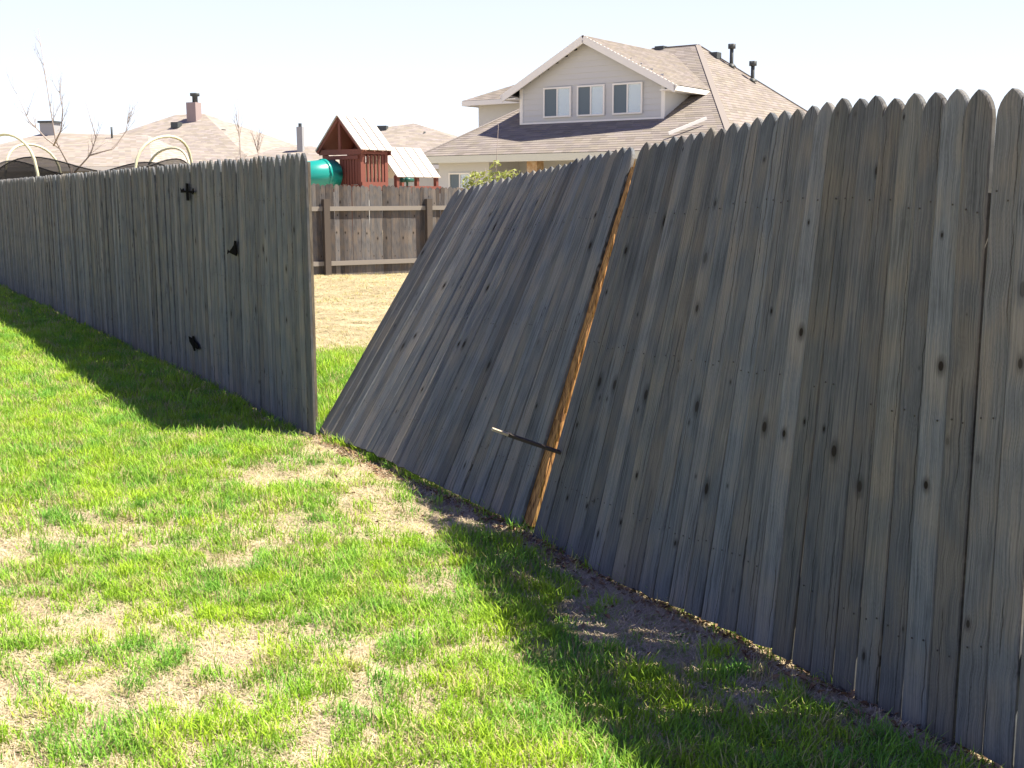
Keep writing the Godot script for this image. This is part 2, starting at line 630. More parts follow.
# ------------------------------------------------------------------ the cracked post and the stick in the gap
func build_gap_pieces() -> void:
	var s := 2.52
	var root := thing("broken_post", "split orange brown fence post leaning behind the gap between the panels", "post", base_at(s))
	var st := begin()
	var rows := []
	var n := 10
	for i in n + 1:
		var v := lerpf(0.02, 1.8, float(i) / n)
		var ring := []
		var j := rng.randf_range(-0.007, 0.007)
		for p in [[-0.052, 0.012], [0.052, 0.012], [0.052, 0.11], [-0.052, 0.11]]:
			ring.append(surf(s + p[0] + j, v, p[1] + 0.002) - root.position)
		rows.append(ring)
	for i in n:
		for k in 4:
			var k2 := (k + 1) % 4
			quad(st, rows[i][k], rows[i][k2], rows[i + 1][k2], rows[i + 1][k])
	quad(st, rows[n][0], rows[n][1], rows[n][2], rows[n][3])
	quad(st, rows[0][3], rows[0][2], rows[0][1], rows[0][0])
	part("shaft", done(st), mats["split_wood"], root)
	# torn slivers along both edges
	for k in 22:
		var sp2 := begin()
		var v0 := rng.randf_range(0.05, 1.55)
		var e1 := 0.05 if k % 2 == 0 else -0.05
		var s2 := s + e1 + rng.randf_range(-0.006, 0.008)
		var ln := rng.randf_range(0.08, 0.3)
		tube(sp2, [surf(s2, v0, 0.014) - root.position, surf(s2 + signf(e1) * 0.006, v0 + ln * 0.6, 0.004) - root.position, surf(s2 + signf(e1) * 0.018, v0 + ln, -0.006) - root.position], [0.008, 0.006, 0.0015], 4)
		part("splinter", done(sp2), mats["split_wood"], root)
	# splinters at its snapped foot
	for k in 7:
		var sp := begin()
		var a := surf(s + rng.randf_range(-0.035, 0.035), 0.06, rng.randf_range(0.02, 0.09)) - root.position
		var e := a + Vector3(rng.randf_range(-0.03, 0.03), -rng.randf_range(0.05, 0.09), rng.randf_range(-0.02, 0.05))
		tube(sp, [a, a.lerp(e, 0.5), e], [0.011, 0.008, 0.002], 5)
		part("splinter", done(sp), mats["split_wood"], root)
	# stick poking out of the gap
	var a2 := Vector3(0.235, 0.375, -5.245)
	var e2 := Vector3(-0.09, 0.52, -5.13)
	var stick := thing("wooden_stick", "thin dark stick poking out through the gap between the leaning panels", "stick", a2)
	part("shaft", bar_mesh(Vector3(0.03, -0.012, -0.03), (e2 - a2) * 0.78, 0.02, 0.014, Vector3(0.3, 1, 0.2)), mat("dark_stick", 0.055, 0.045, 0.038, 0.8), stick)
	part("broken_tip", bar_mesh((e2 - a2) * 0.78, e2 - a2, 0.016, 0.011, Vector3(0.3, 1, 0.2)), mat("pale_wood", 0.42, 0.36, 0.28, 0.8), stick)

# ------------------------------------------------------------------ ornaments
func flat_shape(pts: Array, th: float) -> ArrayMesh:
	var st := begin()
	var pv := PackedVector2Array(pts)
	if Geometry2D.is_polygon_clockwise(pv):
		pv.reverse()
	var idx := Geometry2D.triangulate_polygon(pv)
	for i in range(0, idx.size(), 3):
		var p := [pv[idx[i]], pv[idx[i + 1]], pv[idx[i + 2]]]
		if (p[1] - p[0]).cross(p[2] - p[0]) < 0: p.reverse()
		tri(st, Vector3(p[0].x, p[0].y, th), Vector3(p[1].x, p[1].y, th), Vector3(p[2].x, p[2].y, th))
		tri(st, Vector3(p[2].x, p[2].y, 0), Vector3(p[1].x, p[1].y, 0), Vector3(p[0].x, p[0].y, 0))
	for i in pv.size():
		var a := pv[i]
		var b := pv[(i + 1) % pv.size()]
		quad(st, Vector3(a.x, a.y, 0), Vector3(b.x, b.y, 0), Vector3(b.x, b.y, th), Vector3(a.x, a.y, th))
	return done(st)

func build_ornaments() -> void:
	var m := mat("black_iron", 0.008, 0.008, 0.008, 1.0)
	m.metallic_specular = 0.08
	var specs := [
		["dragonfly_ornament", "black metal ornament with upright bar and thin side wings high on fence", -2.742, 1.591],
		["bird_ornament", "black triangular metal ornament hung midway up the left fence", -1.551, 1.165],
		["butterfly_ornament", "black winged metal ornament hung low on the left fence", -2.774, 0.316]]
	for k in 3:
		var s: Array = specs[k]
		var at: Vector3 = FA + FD * s[2] - FN * 0.026 + Vector3.UP * s[3]
		var t := thing(s[0], s[1], "ornament", at, 0.0, "black ornaments on the left fence")
		t.basis = Basis(FD, Vector3.UP, -FN)
		if k == 0:
			part("body", flat_shape([Vector2(-0.024, -0.07), Vector2(0.03, -0.072), Vector2(0.026, 0.01), Vector2(0.03, 0.07), Vector2(-0.03, 0.072), Vector2(-0.026, 0.0)], 0.008), m, t)
			part("wing", flat_shape([Vector2(0.026, -0.008), Vector2(0.12, -0.006), Vector2(0.165, -0.022), Vector2(0.2, 0.0), Vector2(0.175, 0.03), Vector2(0.15, 0.008), Vector2(0.026, 0.008)], 0.006), m, t)
			part("wing", flat_shape([Vector2(-0.026, -0.004), Vector2(-0.2, -0.006), Vector2(-0.205, 0.032), Vector2(-0.17, 0.012), Vector2(-0.13, 0.03), Vector2(-0.1, 0.012), Vector2(-0.026, 0.01)], 0.006), m, t)
		elif k == 1:
			part("body", flat_shape([Vector2(-0.11, -0.03), Vector2(0.075, -0.05), Vector2(0.08, 0.06), Vector2(0.045, 0.062), Vector2(0.03, 0.03), Vector2(-0.03, 0.0)], 0.008), m, t)
			part("tail", flat_shape([Vector2(-0.11, -0.03), Vector2(-0.15, -0.045), Vector2(-0.13, -0.012)], 0.006), m, t)
		else:
			part("body", flat_shape([Vector2(-0.03, -0.02), Vector2(0.02, -0.065), Vector2(0.045, -0.06), Vector2(0.03, 0.06), Vector2(-0.005, 0.062)], 0.009), m, t)
			part("wing", flat_shape([Vector2(0.02, -0.035), Vector2(0.17, -0.035), Vector2(0.13, 0.005), Vector2(0.028, 0.03)], 0.006), m, t)
			part("wing", flat_shape([Vector2(0.0, 0.035), Vector2(-0.14, 0.045), Vector2(-0.12, 0.0), Vector2(-0.01, -0.04)], 0.006), m, t)

# ------------------------------------------------------------------ back fence
func build_back_fence() -> void:
	var dirn := Vector3(0.8605, 0, -0.5094)      # to the right and away
	var nrm := Vector3(0.5094, 0, 0.8605)        # towards the camera
	var o := Vector3(-3.8546, -0.14, -23.6)
	var root := thing("back_fence", "brown picket fence with exposed rails and posts behind the dry yard", "fence", o)
	root.basis = Basis(dirn, Vector3.UP, nrm)
	var r := RandomNumberGenerator.new()
	r.seed = 9
	var small := []
	for k in 8:
		small.append(picket_mesh(0.0915, 1.82, 0.016, k * 2, false, k % 2 == 1, r, 0.05))
	var x := -5.88
	while x < 12.0:
		var y := ground_y(o.x + dirn.x * x, o.z + dirn.z * x) - o.y
		part("picket", small[r.randi() % 8], back_mats[r.randi() % 3], root, Transform3D(Basis.from_euler(Vector3(0, PI, r.randf_range(-0.006, 0.006))).scaled(Vector3(1.065, r.randf_range(0.99, 1.012), 1)), Vector3(x, y + r.randf_range(0.0, 0.03), 0)))
		x += 0.096
	for v in [0.33, 1.43]:
		part("rail", box_mesh(Vector3(-5.9, v - 0.045, 0.02), Vector3(-4.564, v + 0.045, 0.06)), mat("pale_rail_wood", 0.23, 0.21, 0.19, 0.85), root)
	for k in range(-2, 6):
		var px := 0.1 + 2.3 * k
		part("post", box_mesh(Vector3(-0.062, -0.1, -0.062), Vector3(0.062, 1.62, 0.062)), mat("dark_post_wood", 0.085, 0.07, 0.06, 0.9), root, Transform3D(Basis(), Vector3(px, 0, 0.075)))
		for v in [0.33, 1.43]:
			part("rail", box_mesh(Vector3(0.064, -0.045, -0.02), Vector3(2.236, 0.045, 0.02)), mat("pale_rail_wood", 0.23, 0.21, 0.19, 0.85), root, Transform3D(Basis(), Vector3(px, v, 0.04)))

# ------------------------------------------------------------------ houses
# one slope of shingles: left-bottom, right-bottom, left-top, right-top seen from outside
func shingles(st: SurfaceTool, bl: Vector3, br: Vector3, tl: Vector3, tr: Vector3, base: Vector3, r: RandomNumberGenerator, course := 0.15, tab := 0.32) -> void:
	var nrm := (br - bl).cross(tl - bl)
	if nrm.length() < 0.001: nrm = (br - bl).cross(tr - bl)
	nrm = nrm.normalized()
	var rise := ((tl + tr) / 2 - (bl + br) / 2).length()
	var n: int = max(2, int(rise / course))
	for i in n:
		var f0 := float(i) / n
		var f1 := float(i + 1) / n
		var a := bl.lerp(tl, f0)
		var b := br.lerp(tr, f0)
		var c := br.lerp(tr, f1)
		var d := bl.lerp(tl, f1)
		var m: int = max(1, int(a.distance_to(b) / tab))
		var lift := nrm * 0.009
		for j in m:
			var u0 := float(j) / m
			var u1 := float(j + 1) / m
			var p0 := a.lerp(b, u0)
			var p1 := a.lerp(b, u1)
			var l := r.randf_range(0.86, 1.14)
			st.set_color(Color(base.x * l, base.y * l, base.z * l * r.randf_range(0.93, 1.05)))
			quad(st, p0 + lift, p1 + lift, d.lerp(c, u1), d.lerp(c, u0))
			quad(st, p0, p1, p1 + lift, p0 + lift)

func shingle_mat() -> StandardMaterial3D:
	if mats.has("shingle"): return mats["shingle"]
	var m := StandardMaterial3D.new()
	m.resource_name = "shingle"
	m.vertex_color_use_as_albedo = true
	m.roughness = 0.95
	m.metallic_specular = 0.2
	mats["shingle"] = m
	return m

# hip roof over a rectangle: eave corners and the two ridge ends
func hip_roof(parent: Node, x0: float, x1: float, z0: float, z1: float, y: float, r0: Vector3, r1: Vector3, base: Vector3, seed_: int, course := 0.2) -> MeshInstance3D:
	var r := RandomNumberGenerator.new()
	r.seed = seed_
	var st := begin()
	var fl := Vector3(x0, y, z1)
	var fr := Vector3(x1, y, z1)
	var bl := Vector3(x0, y, z0)
	var br := Vector3(x1, y, z0)
	shingles(st, fl, fr, r0, r1, base, r, course)
	shingles(st, fr, br, r1, r1, base, r, course)
	shingles(st, br, bl, r1, r0, base, r, course)
	shingles(st, bl, fl, r0, r0, base, r, course)
	# closed underneath: soffit
	st.set_color(Color(0.5, 0.48, 0.44))
	quad(st, fl - Vector3(0, 0.02, 0), bl - Vector3(0, 0.02, 0), br - Vector3(0, 0.02, 0), fr - Vector3(0, 0.02, 0))
	return part("roof", done(st), shingle_mat(), parent)

func fascia(parent: Node, x0: float, x1: float, z0: float, z1: float, y: float, m: Material) -> void:
	for e in [[Vector3(x0, y, z1), Vector3(x1, y, z1)], [Vector3(x1, y, z1), Vector3(x1, y, z0)], [Vector3(x0, y, z0), Vector3(x0, y, z1)]]:
		part("fascia", bar_mesh(e[0] - Vector3(0, 0.11, 0), e[1] - Vector3(0, 0.11, 0), 0.05, 0.2), m, parent)

func window_unit(parent: Node, x0: float, x1: float, y0: float, y1: float, z: float, frame_m: Material) -> void:
	var st := begin()
	var t := 0.055
	box(st, Vector3(x0, y0, z), Vector3(x1, y0 + t, z + 0.06))
	box(st, Vector3(x0, y1 - t, z), Vector3(x1, y1, z + 0.06))
	box(st, Vector3(x0, y0 + t, z), Vector3(x0 + t, y1 - t, z + 0.06))
	box(st, Vector3(x1 - t, y0 + t, z), Vector3(x1, y1 - t, z + 0.06))
	var xm := (x0 + x1) / 2 - 0.02
	box(st, Vector3(xm, y0 + t, z), Vector3(xm + 0.05, y1 - t, z + 0.055))
	var w := part("window", done(st), frame_m, parent)
	# left sash: dark insect screen, right sash: glass with a white blind behind
	part("screen", box_mesh(Vector3(x0 + t, y0 + t, z + 0.012), Vector3(xm, y1 - t, z + 0.022)), mat("insect_screen", 0.12, 0.165, 0.20, 0.7), w)
	part("blind", box_mesh(Vector3(xm + 0.05, y0 + t, z + 0.004), Vector3(x1 - t, y1 - t, z + 0.012)), mat("white_blind", 0.60, 0.70, 0.76, 0.8), w)
	var g := mat("window_glass", 0.75, 0.85, 0.9, 0.05)
	g.transparency = BaseMaterial3D.TRANSPARENCY_ALPHA
	g.albedo_color.a = 0.18
	part("pane", box_mesh(Vector3(xm + 0.05, y0 + t, z + 0.022), Vector3(x1 - t, y1 - t, z + 0.026)), g, w)

func build_houses() -> void:
	var wallm := mat("cream_siding", 0.54, 0.555, 0.57, 0.85)
	var trim := mat("white_trim", 0.78, 0.78, 0.76, 0.6)
	var eavem := mat("pale_eave", 0.62, 0.64, 0.56, 0.6)
	var pipe := mat("dark_vent_pipe", 0.05, 0.06, 0.065, 0.6)
	var base := Vector3(0.225, 0.203, 0.188)
	var r := RandomNumberGenerator.new()
	r.seed = 3
	# --- the big house
	var h := thing("house", "large cream house with brown shingle roof and three window dormer", "house", Vector3(2.8886, 0, -42.0), HOUSE_TURN)
	var Y := 2.95
	var Z := 2.6
	var m := 0.45
	var fl := Vector3(-5.95, Y, Z)
	var fr := Vector3(6.6, Y, Z)
	var rl := Vector3(-1.6, 7.43, -7.35)
	var rr := Vector3(0.41, 7.43, -7.35)
	var br := Vector3(6.6, Y, -12.0)
	var bl := Vector3(-5.95, Y, -12.0)
	var st := begin()
	shingles(st, fl, fr, rl, rr, base, r, 0.2, 0.34)
	shingles(st, fr, br, rr, rr, base, r, 0.2, 0.34)
	shingles(st, br, bl, rr, rl, base, r, 0.3, 0.5)
	shingles(st, bl, fl, rl, rl, base, r, 0.2, 0.34)
	var roof := part("roof", done(st), shingle_mat(), h)
	# hip caps
	var caps := begin()
	for e in [[fr, rr], [rr, br], [fl, rl], [rl, rr]]:
		bar(caps, e[0], e[1], 0.2, 0.035)
	part("hip_cap", done(caps), mat("cap_shingle", 0.225, 0.203, 0.188, 0.95), roof)
	# pipes and vents on the right slope
	for e in [[Vector3(1.63, 0, -7.88), 0.72], [Vector3(2.45, 0, -8.1), 0.62]]:
		var p: Vector3 = e[0]
		var nr := (br - fr).cross(rr - fr).normalized()
		p.y = fr.y - ((p.x - fr.x) * nr.x + (p.z - fr.z) * nr.z) / nr.y
		var pm := begin()
		tube(pm, [p - Vector3(0, 0.2, 0), p + Vector3(0, e[1], 0)], [0.075, 0.075], 10)
		tube(pm, [p + Vector3(0, e[1] - 0.02, 0), p + Vector3(0, e[1] + 0.16, 0)], [0.15, 0.15], 10)
		tube(pm, [p, p + Vector3(0, 0.12, 0)], [0.2, 0.1], 10)
		part("vent_pipe", done(pm), pipe, roof)
	for e in [Vector3(1.07, 7.0, -7.5), Vector3(-1.2, 7.38, -7.3)]:
		part("roof_vent", box_mesh(e - Vector3(0.2, 0.15, 0.2), e + Vector3(0.2, 0.1, 0.2)), pipe, roof)
	# eaves, walls, porch
	part("fascia", box_mesh(Vector3(fl.x - 0.02, Y - 0.26, Z - 0.06), Vector3(fr.x + 0.02, Y - 0.015, Z + 0.04)), eavem, h)
	part("fascia", bar_mesh(fl + Vector3(-0.02, -0.14, -0.07), bl + Vector3(-0.02, -0.14, 0), 0.05, 0.24), eavem, h)
	part("fascia", bar_mesh(fr + Vector3(0.02, -0.14, -0.07), br + Vector3(0.02, -0.14, 0), 0.05, 0.24), eavem, h)
	part("soffit", box_mesh(Vector3(fl.x + 0.04, Y - 0.12, -11.9), Vector3(fr.x - 0.04, Y - 0.08, Z - 0.07)), eavem, h)
	part("wall", box_mesh(Vector3(-5.4, -0.3, -11.6), Vector3(6.1, Y - 0.13, 0.1)), wallm, h)
	part("wall", box_mesh(Vector3(-5.4, -0.3, 0.1), Vector3(-3.1, Y - 0.13, 2.0)), wallm, h)
	window_unit(h, -4.9, -3.9, 1.0, 2.35, 2.0, trim)
	window_unit(h, -2.4, -1.4, 1.0, 2.35, 0.1, trim)
	window_unit(h, 1.2, 2.6, 1.0, 2.35, 0.1, trim)
	var stone := StandardMaterial3D.new()
	stone.albedo_texture = noise_tex(0.02, 55, [lin(0.25, 0.15, 0.07), lin(0.42, 0.28, 0.15), lin(0.5, 0.42, 0.3)], 256, 4)
	stone.uv1_triplanar = true
	stone.roughness = 0.9
	for cx in [-1.0, 2.6, 5.8]:
		part("porch_column", box_mesh(Vector3(cx - 0.2, -0.3, Z - 0.62), Vector3(cx + 0.22, Y - 0.125, Z - 0.2)), stone, h)
	# --- dormer
	var dx0 := -3.09
	var dx1 := 2.81
	var ax := -0.2
	var ay := 6.95
	var ey := 5.16
	st = begin()
	var p0 := Vector3(dx0, 4.03, 0)
	var p1 := Vector3(dx1, 4.03, 0)
	var wy := ey + 0.22
	quad(st, p0, p1, Vector3(dx1, wy, 0), Vector3(dx0, wy, 0))
	tri(st, Vector3(dx0, wy, 0), Vector3(dx1, wy, 0), Vector3(ax, ay - 0.12, 0))
	# cheeks run back into the roof
	var yb := wy
	var zback := Z - (yb - Y) / m
	tri(st, Vector3(dx1, 4.03, 0), Vector3(dx1, wy, zback), Vector3(dx1, wy, 0))
	tri(st, Vector3(dx0, 4.03, 0), Vector3(dx0, wy, 0), Vector3(dx0, wy, zback))
	var dorm := part("dormer", done(st), wallm, h)
	# lap siding boards on the gable
	var sid := begin()
	var yy := 4.2
	while yy < ay - 0.3:
		var f := clampf((yy - wy) / (ay - 0.12 - wy), 0.0, 1.0)
		var xa := lerpf(dx0, ax, f)
		var xb := lerpf(dx1, ax, f)
		quad(sid, Vector3(xa, yy, 0.022), Vector3(xb, yy, 0.022), Vector3(lerpf(xa, ax, 0.0), yy + 0.19, 0.003), Vector3(xa, yy + 0.19, 0.003))
		quad(sid, Vector3(xb, yy, 0.022), Vector3(xb, yy, 0.022), Vector3(xb, yy + 0.19, 0.003), Vector3(xa, yy + 0.19, 0.003))
		quad(sid, Vector3(xa, yy, 0.0), Vector3(xb, yy, 0.0), Vector3(xb, yy, 0.022), Vector3(xa, yy, 0.022))
		yy += 0.2
	part("siding", done(sid), wallm, dorm)
	part("base_trim", box_mesh(Vector3(dx0 - 0.02, 4.0, 0.004), Vector3(dx1 + 0.02, 4.16, 0.05)), trim, dorm)
	part("corner_trim", box_mesh(Vector3(dx0 - 0.03, 4.16, 0.004), Vector3(dx0 + 0.1, wy, 0.045)), trim, dorm)
	part("corner_trim", box_mesh(Vector3(dx1 - 0.1, 4.16, 0.004), Vector3(dx1 + 0.03, wy, 0.045)), trim, dorm)
	window_unit(h, -2.06, -0.88, 4.3, 5.36, 0.03, trim)
	window_unit(h, -0.63, 0.50, 4.3, 5.36, 0.03, trim)
	window_unit(h, 0.82, 2.0, 4.3, 5.36, 0.03, trim)
	# dormer roof: two slopes with overhang, ridge running back into the main roof
	var ov := 0.42
	var el := Vector3(dx0 - 0.62, ey, ov)
	var er := Vector3(dx1 + 0.62, ey, ov)
	var rt := Vector3(ax, ay + 0.08, ov)
	var zr := Z - (rt.y - Y) / m
	var ze := Z - (ey - Y) / m
	st = begin()
	shingles(st, er, Vector3(er.x, ey, ze), rt, Vector3(ax, rt.y, zr), base, r, 0.17, 0.3)
	shingles(st, Vector3(el.x, ey, ze), el, Vector3(ax, rt.y, zr), rt, base, r, 0.17, 0.3)
	var dr := part("dormer_roof", done(st), shingle_mat(), h)
	for e in [[el, rt], [rt, er]]:
		var dn := Vector3(0, -0.13, -0.03)
		part("rake_board", bar_mesh(e[0] + dn, e[1] + dn, 0.06, 0.24), trim, dr)
	part("eave_board", bar_mesh(er + Vector3(-0.03, -0.1, 0), Vector3(er.x - 0.03, ey - 0.1, ze + 0.1), 0.06, 0.16), trim, dr)
	part("eave_board", bar_mesh(el + Vector3(0.03, -0.1, 0), Vector3(el.x + 0.03, ey - 0.1, ze + 0.1), 0.06, 0.16), trim, dr)
	part("soffit", box_mesh(Vector3(dx1 + 0.002, ey - 0.16, ze), Vector3(er.x - 0.06, ey - 0.12, ov - 0.06)), trim, dr)
	part("soffit", box_mesh(Vector3(el.x + 0.06, ey - 0.16, ze), Vector3(dx0 - 0.002, ey - 0.12, ov - 0.06)), trim, dr)
	# small raised rake on the right of the main slope
	part("rake_board", bar_mesh(Vector3(3.9, 3.5, 1.75), Vector3(4.75, 4.0, 0.75), 0.07, 0.1), trim, h)
	# --- upper storey block at left rear
	part("upper_wall", box_mesh(Vector3(-8.75, -0.2, -10.5), Vector3(-3.2, 5.5, -5.0)), wallm, h)
	hip_roof(h, -9.1, -2.4, -11.3, -4.3, 5.5, Vector3(-5.6, 7.0, -7.7), Vector3(-5.2, 7.0, -7.7), base, 6, 0.2)
	fascia(h, -9.1, -2.4, -11.3, -4.3, 5.5, trim)

	# --- far houses
	var far_base := Vector3(0.31, 0.28, 0.258)
	var a := thing("house", "distant tan roofed house with tall chimney above the left fence", "house", Vector3(-17.5, 0, -66.0), -20.0, "distant houses")
	part("wall", box_mesh(Vector3(-6.5, -0.3, -5), Vector3(6.6, 3.1, 5)), wallm, a)
	hip_roof(a, -7.2, 7.3, -5.8, 5.8, 3.1, Vector3(-1.5, 6.05, -0.3), Vector3(0.3, 6.05, -0.3), far_base, 21, 0.18)
	fascia(a, -7.2, 7.3, -5.8, 5.8, 3.1, trim)
	var ch := part("chimney", box_mesh(Vector3(-0.1, 4.0, 0.2), Vector3(0.5, 6.6, 0.75)), mat("far_brick", 0.30, 0.24, 0.24, 0.9), a)
	part("chimney_cap", tube_mesh([Vector3(0.32, 6.57, 0.5), Vector3(0.32, 6.92, 0.5), Vector3(0.32, 6.94, 0.5), Vector3(0.32, 7.10, 0.5)], [0.15, 0.15, 0.26, 0.26]), pipe, ch)
	part("roof_vent", box_mesh(Vector3(2.4, 4.75, 1.4), Vector3(2.8, 5.05, 1.7)), pipe, a)
	part("roof_vent", box_mesh(Vector3(-0.55, 5.2, 1.2), Vector3(-0.1, 5.5, 1.6)), pipe, a)
	var b := thing("house", "distant low house with long tan ridge behind the trampoline", "house", Vector3(-20.5, 0, -60.0), -8.0, "distant houses")
	part("wall", box_mesh(Vector3(-7.0, -0.3, -4), Vector3(4.0, 2.9, 4)), wallm, b)
	hip_roof(b, -7.7, 4.6, -4.8, 4.8, 2.9, Vector3(-3.2, 4.75, 0), Vector3(2.2, 4.55, 0), far_base, 22, 0.18)
	fascia(b, -7.7, 4.6, -4.8, 4.8, 2.9, trim)
	var ch2 := part("chimney", box_mesh(Vector3(-3.35, 4.2, -0.3), Vector3(-2.6, 5.2, 0.4)), mat("grey_flue", 0.30, 0.31, 0.33, 0.8), b)
	part("chimney_cap", box_mesh(Vector3(-3.42, 5.2, -0.37), Vector3(-2.53, 5.3, 0.47)), pipe, ch2)
	part("vent_pipe", tube_mesh([Vector3(0.6, 4.2, 0.6), Vector3(0.6, 4.95, 0.6)], [0.05, 0.05], 6), pipe, b)
	var c := thing("house", "distant roof with tall grey flue just above the fence end", "house", Vector3(-9.8, 0, -56.0), -12.0, "distant houses")
	part("wall", box_mesh(Vector3(-3.4, -0.3, -3), Vector3(2.6, 2.6, 3)), wallm, c)
	hip_roof(c, -4.0, 3.2, -3.6, 3.6, 2.6, Vector3(-1.0, 3.85, 0), Vector3(0.4, 3.85, 0), far_base, 23, 0.18)
	fascia(c, -4.0, 3.2, -3.6, 3.6, 2.6, trim)
	var fl2 := part("flue", box_mesh(Vector3(-0.02, 3.2, 0.6), Vector3(0.26, 4.7, 0.86)), mat("grey_flue", 0.30, 0.31, 0.33, 0.8), c)
	part("chimney_cap", box_mesh(Vector3(0.06, 4.7, 0.67), Vector3(0.18, 4.86, 0.8)), pipe, fl2)
	var d := thing("house", "distant tan roofed house between the play set and the large house", "house", Vector3(-5.3, 0, -62.0), -14.0, "distant houses")
	part("wall", box_mesh(Vector3(-4.5, -0.3, -4), Vector3(6.5, 3.0, 4)), wallm, d)
	hip_roof(d, -5.2, 7.2, -4.8, 4.8, 3.0, Vector3(-1.2, 5.1, 0), Vector3(0.2, 5.25, 0), far_base, 24, 0.18)
	fascia(d, -5.2, 7.2, -4.8, 4.8, 3.0, trim)
	part("roof_vent", box_mesh(Vector3(-1.7, 4.85, 0.25), Vector3(-1.1, 5.12, 0.6)), pipe, d)
	part("vent_pipe", tube_mesh([Vector3(1.2, 4.0, 1.2), Vector3(1.2, 4.75, 1.2)], [0.06, 0.06], 6), pipe, d)

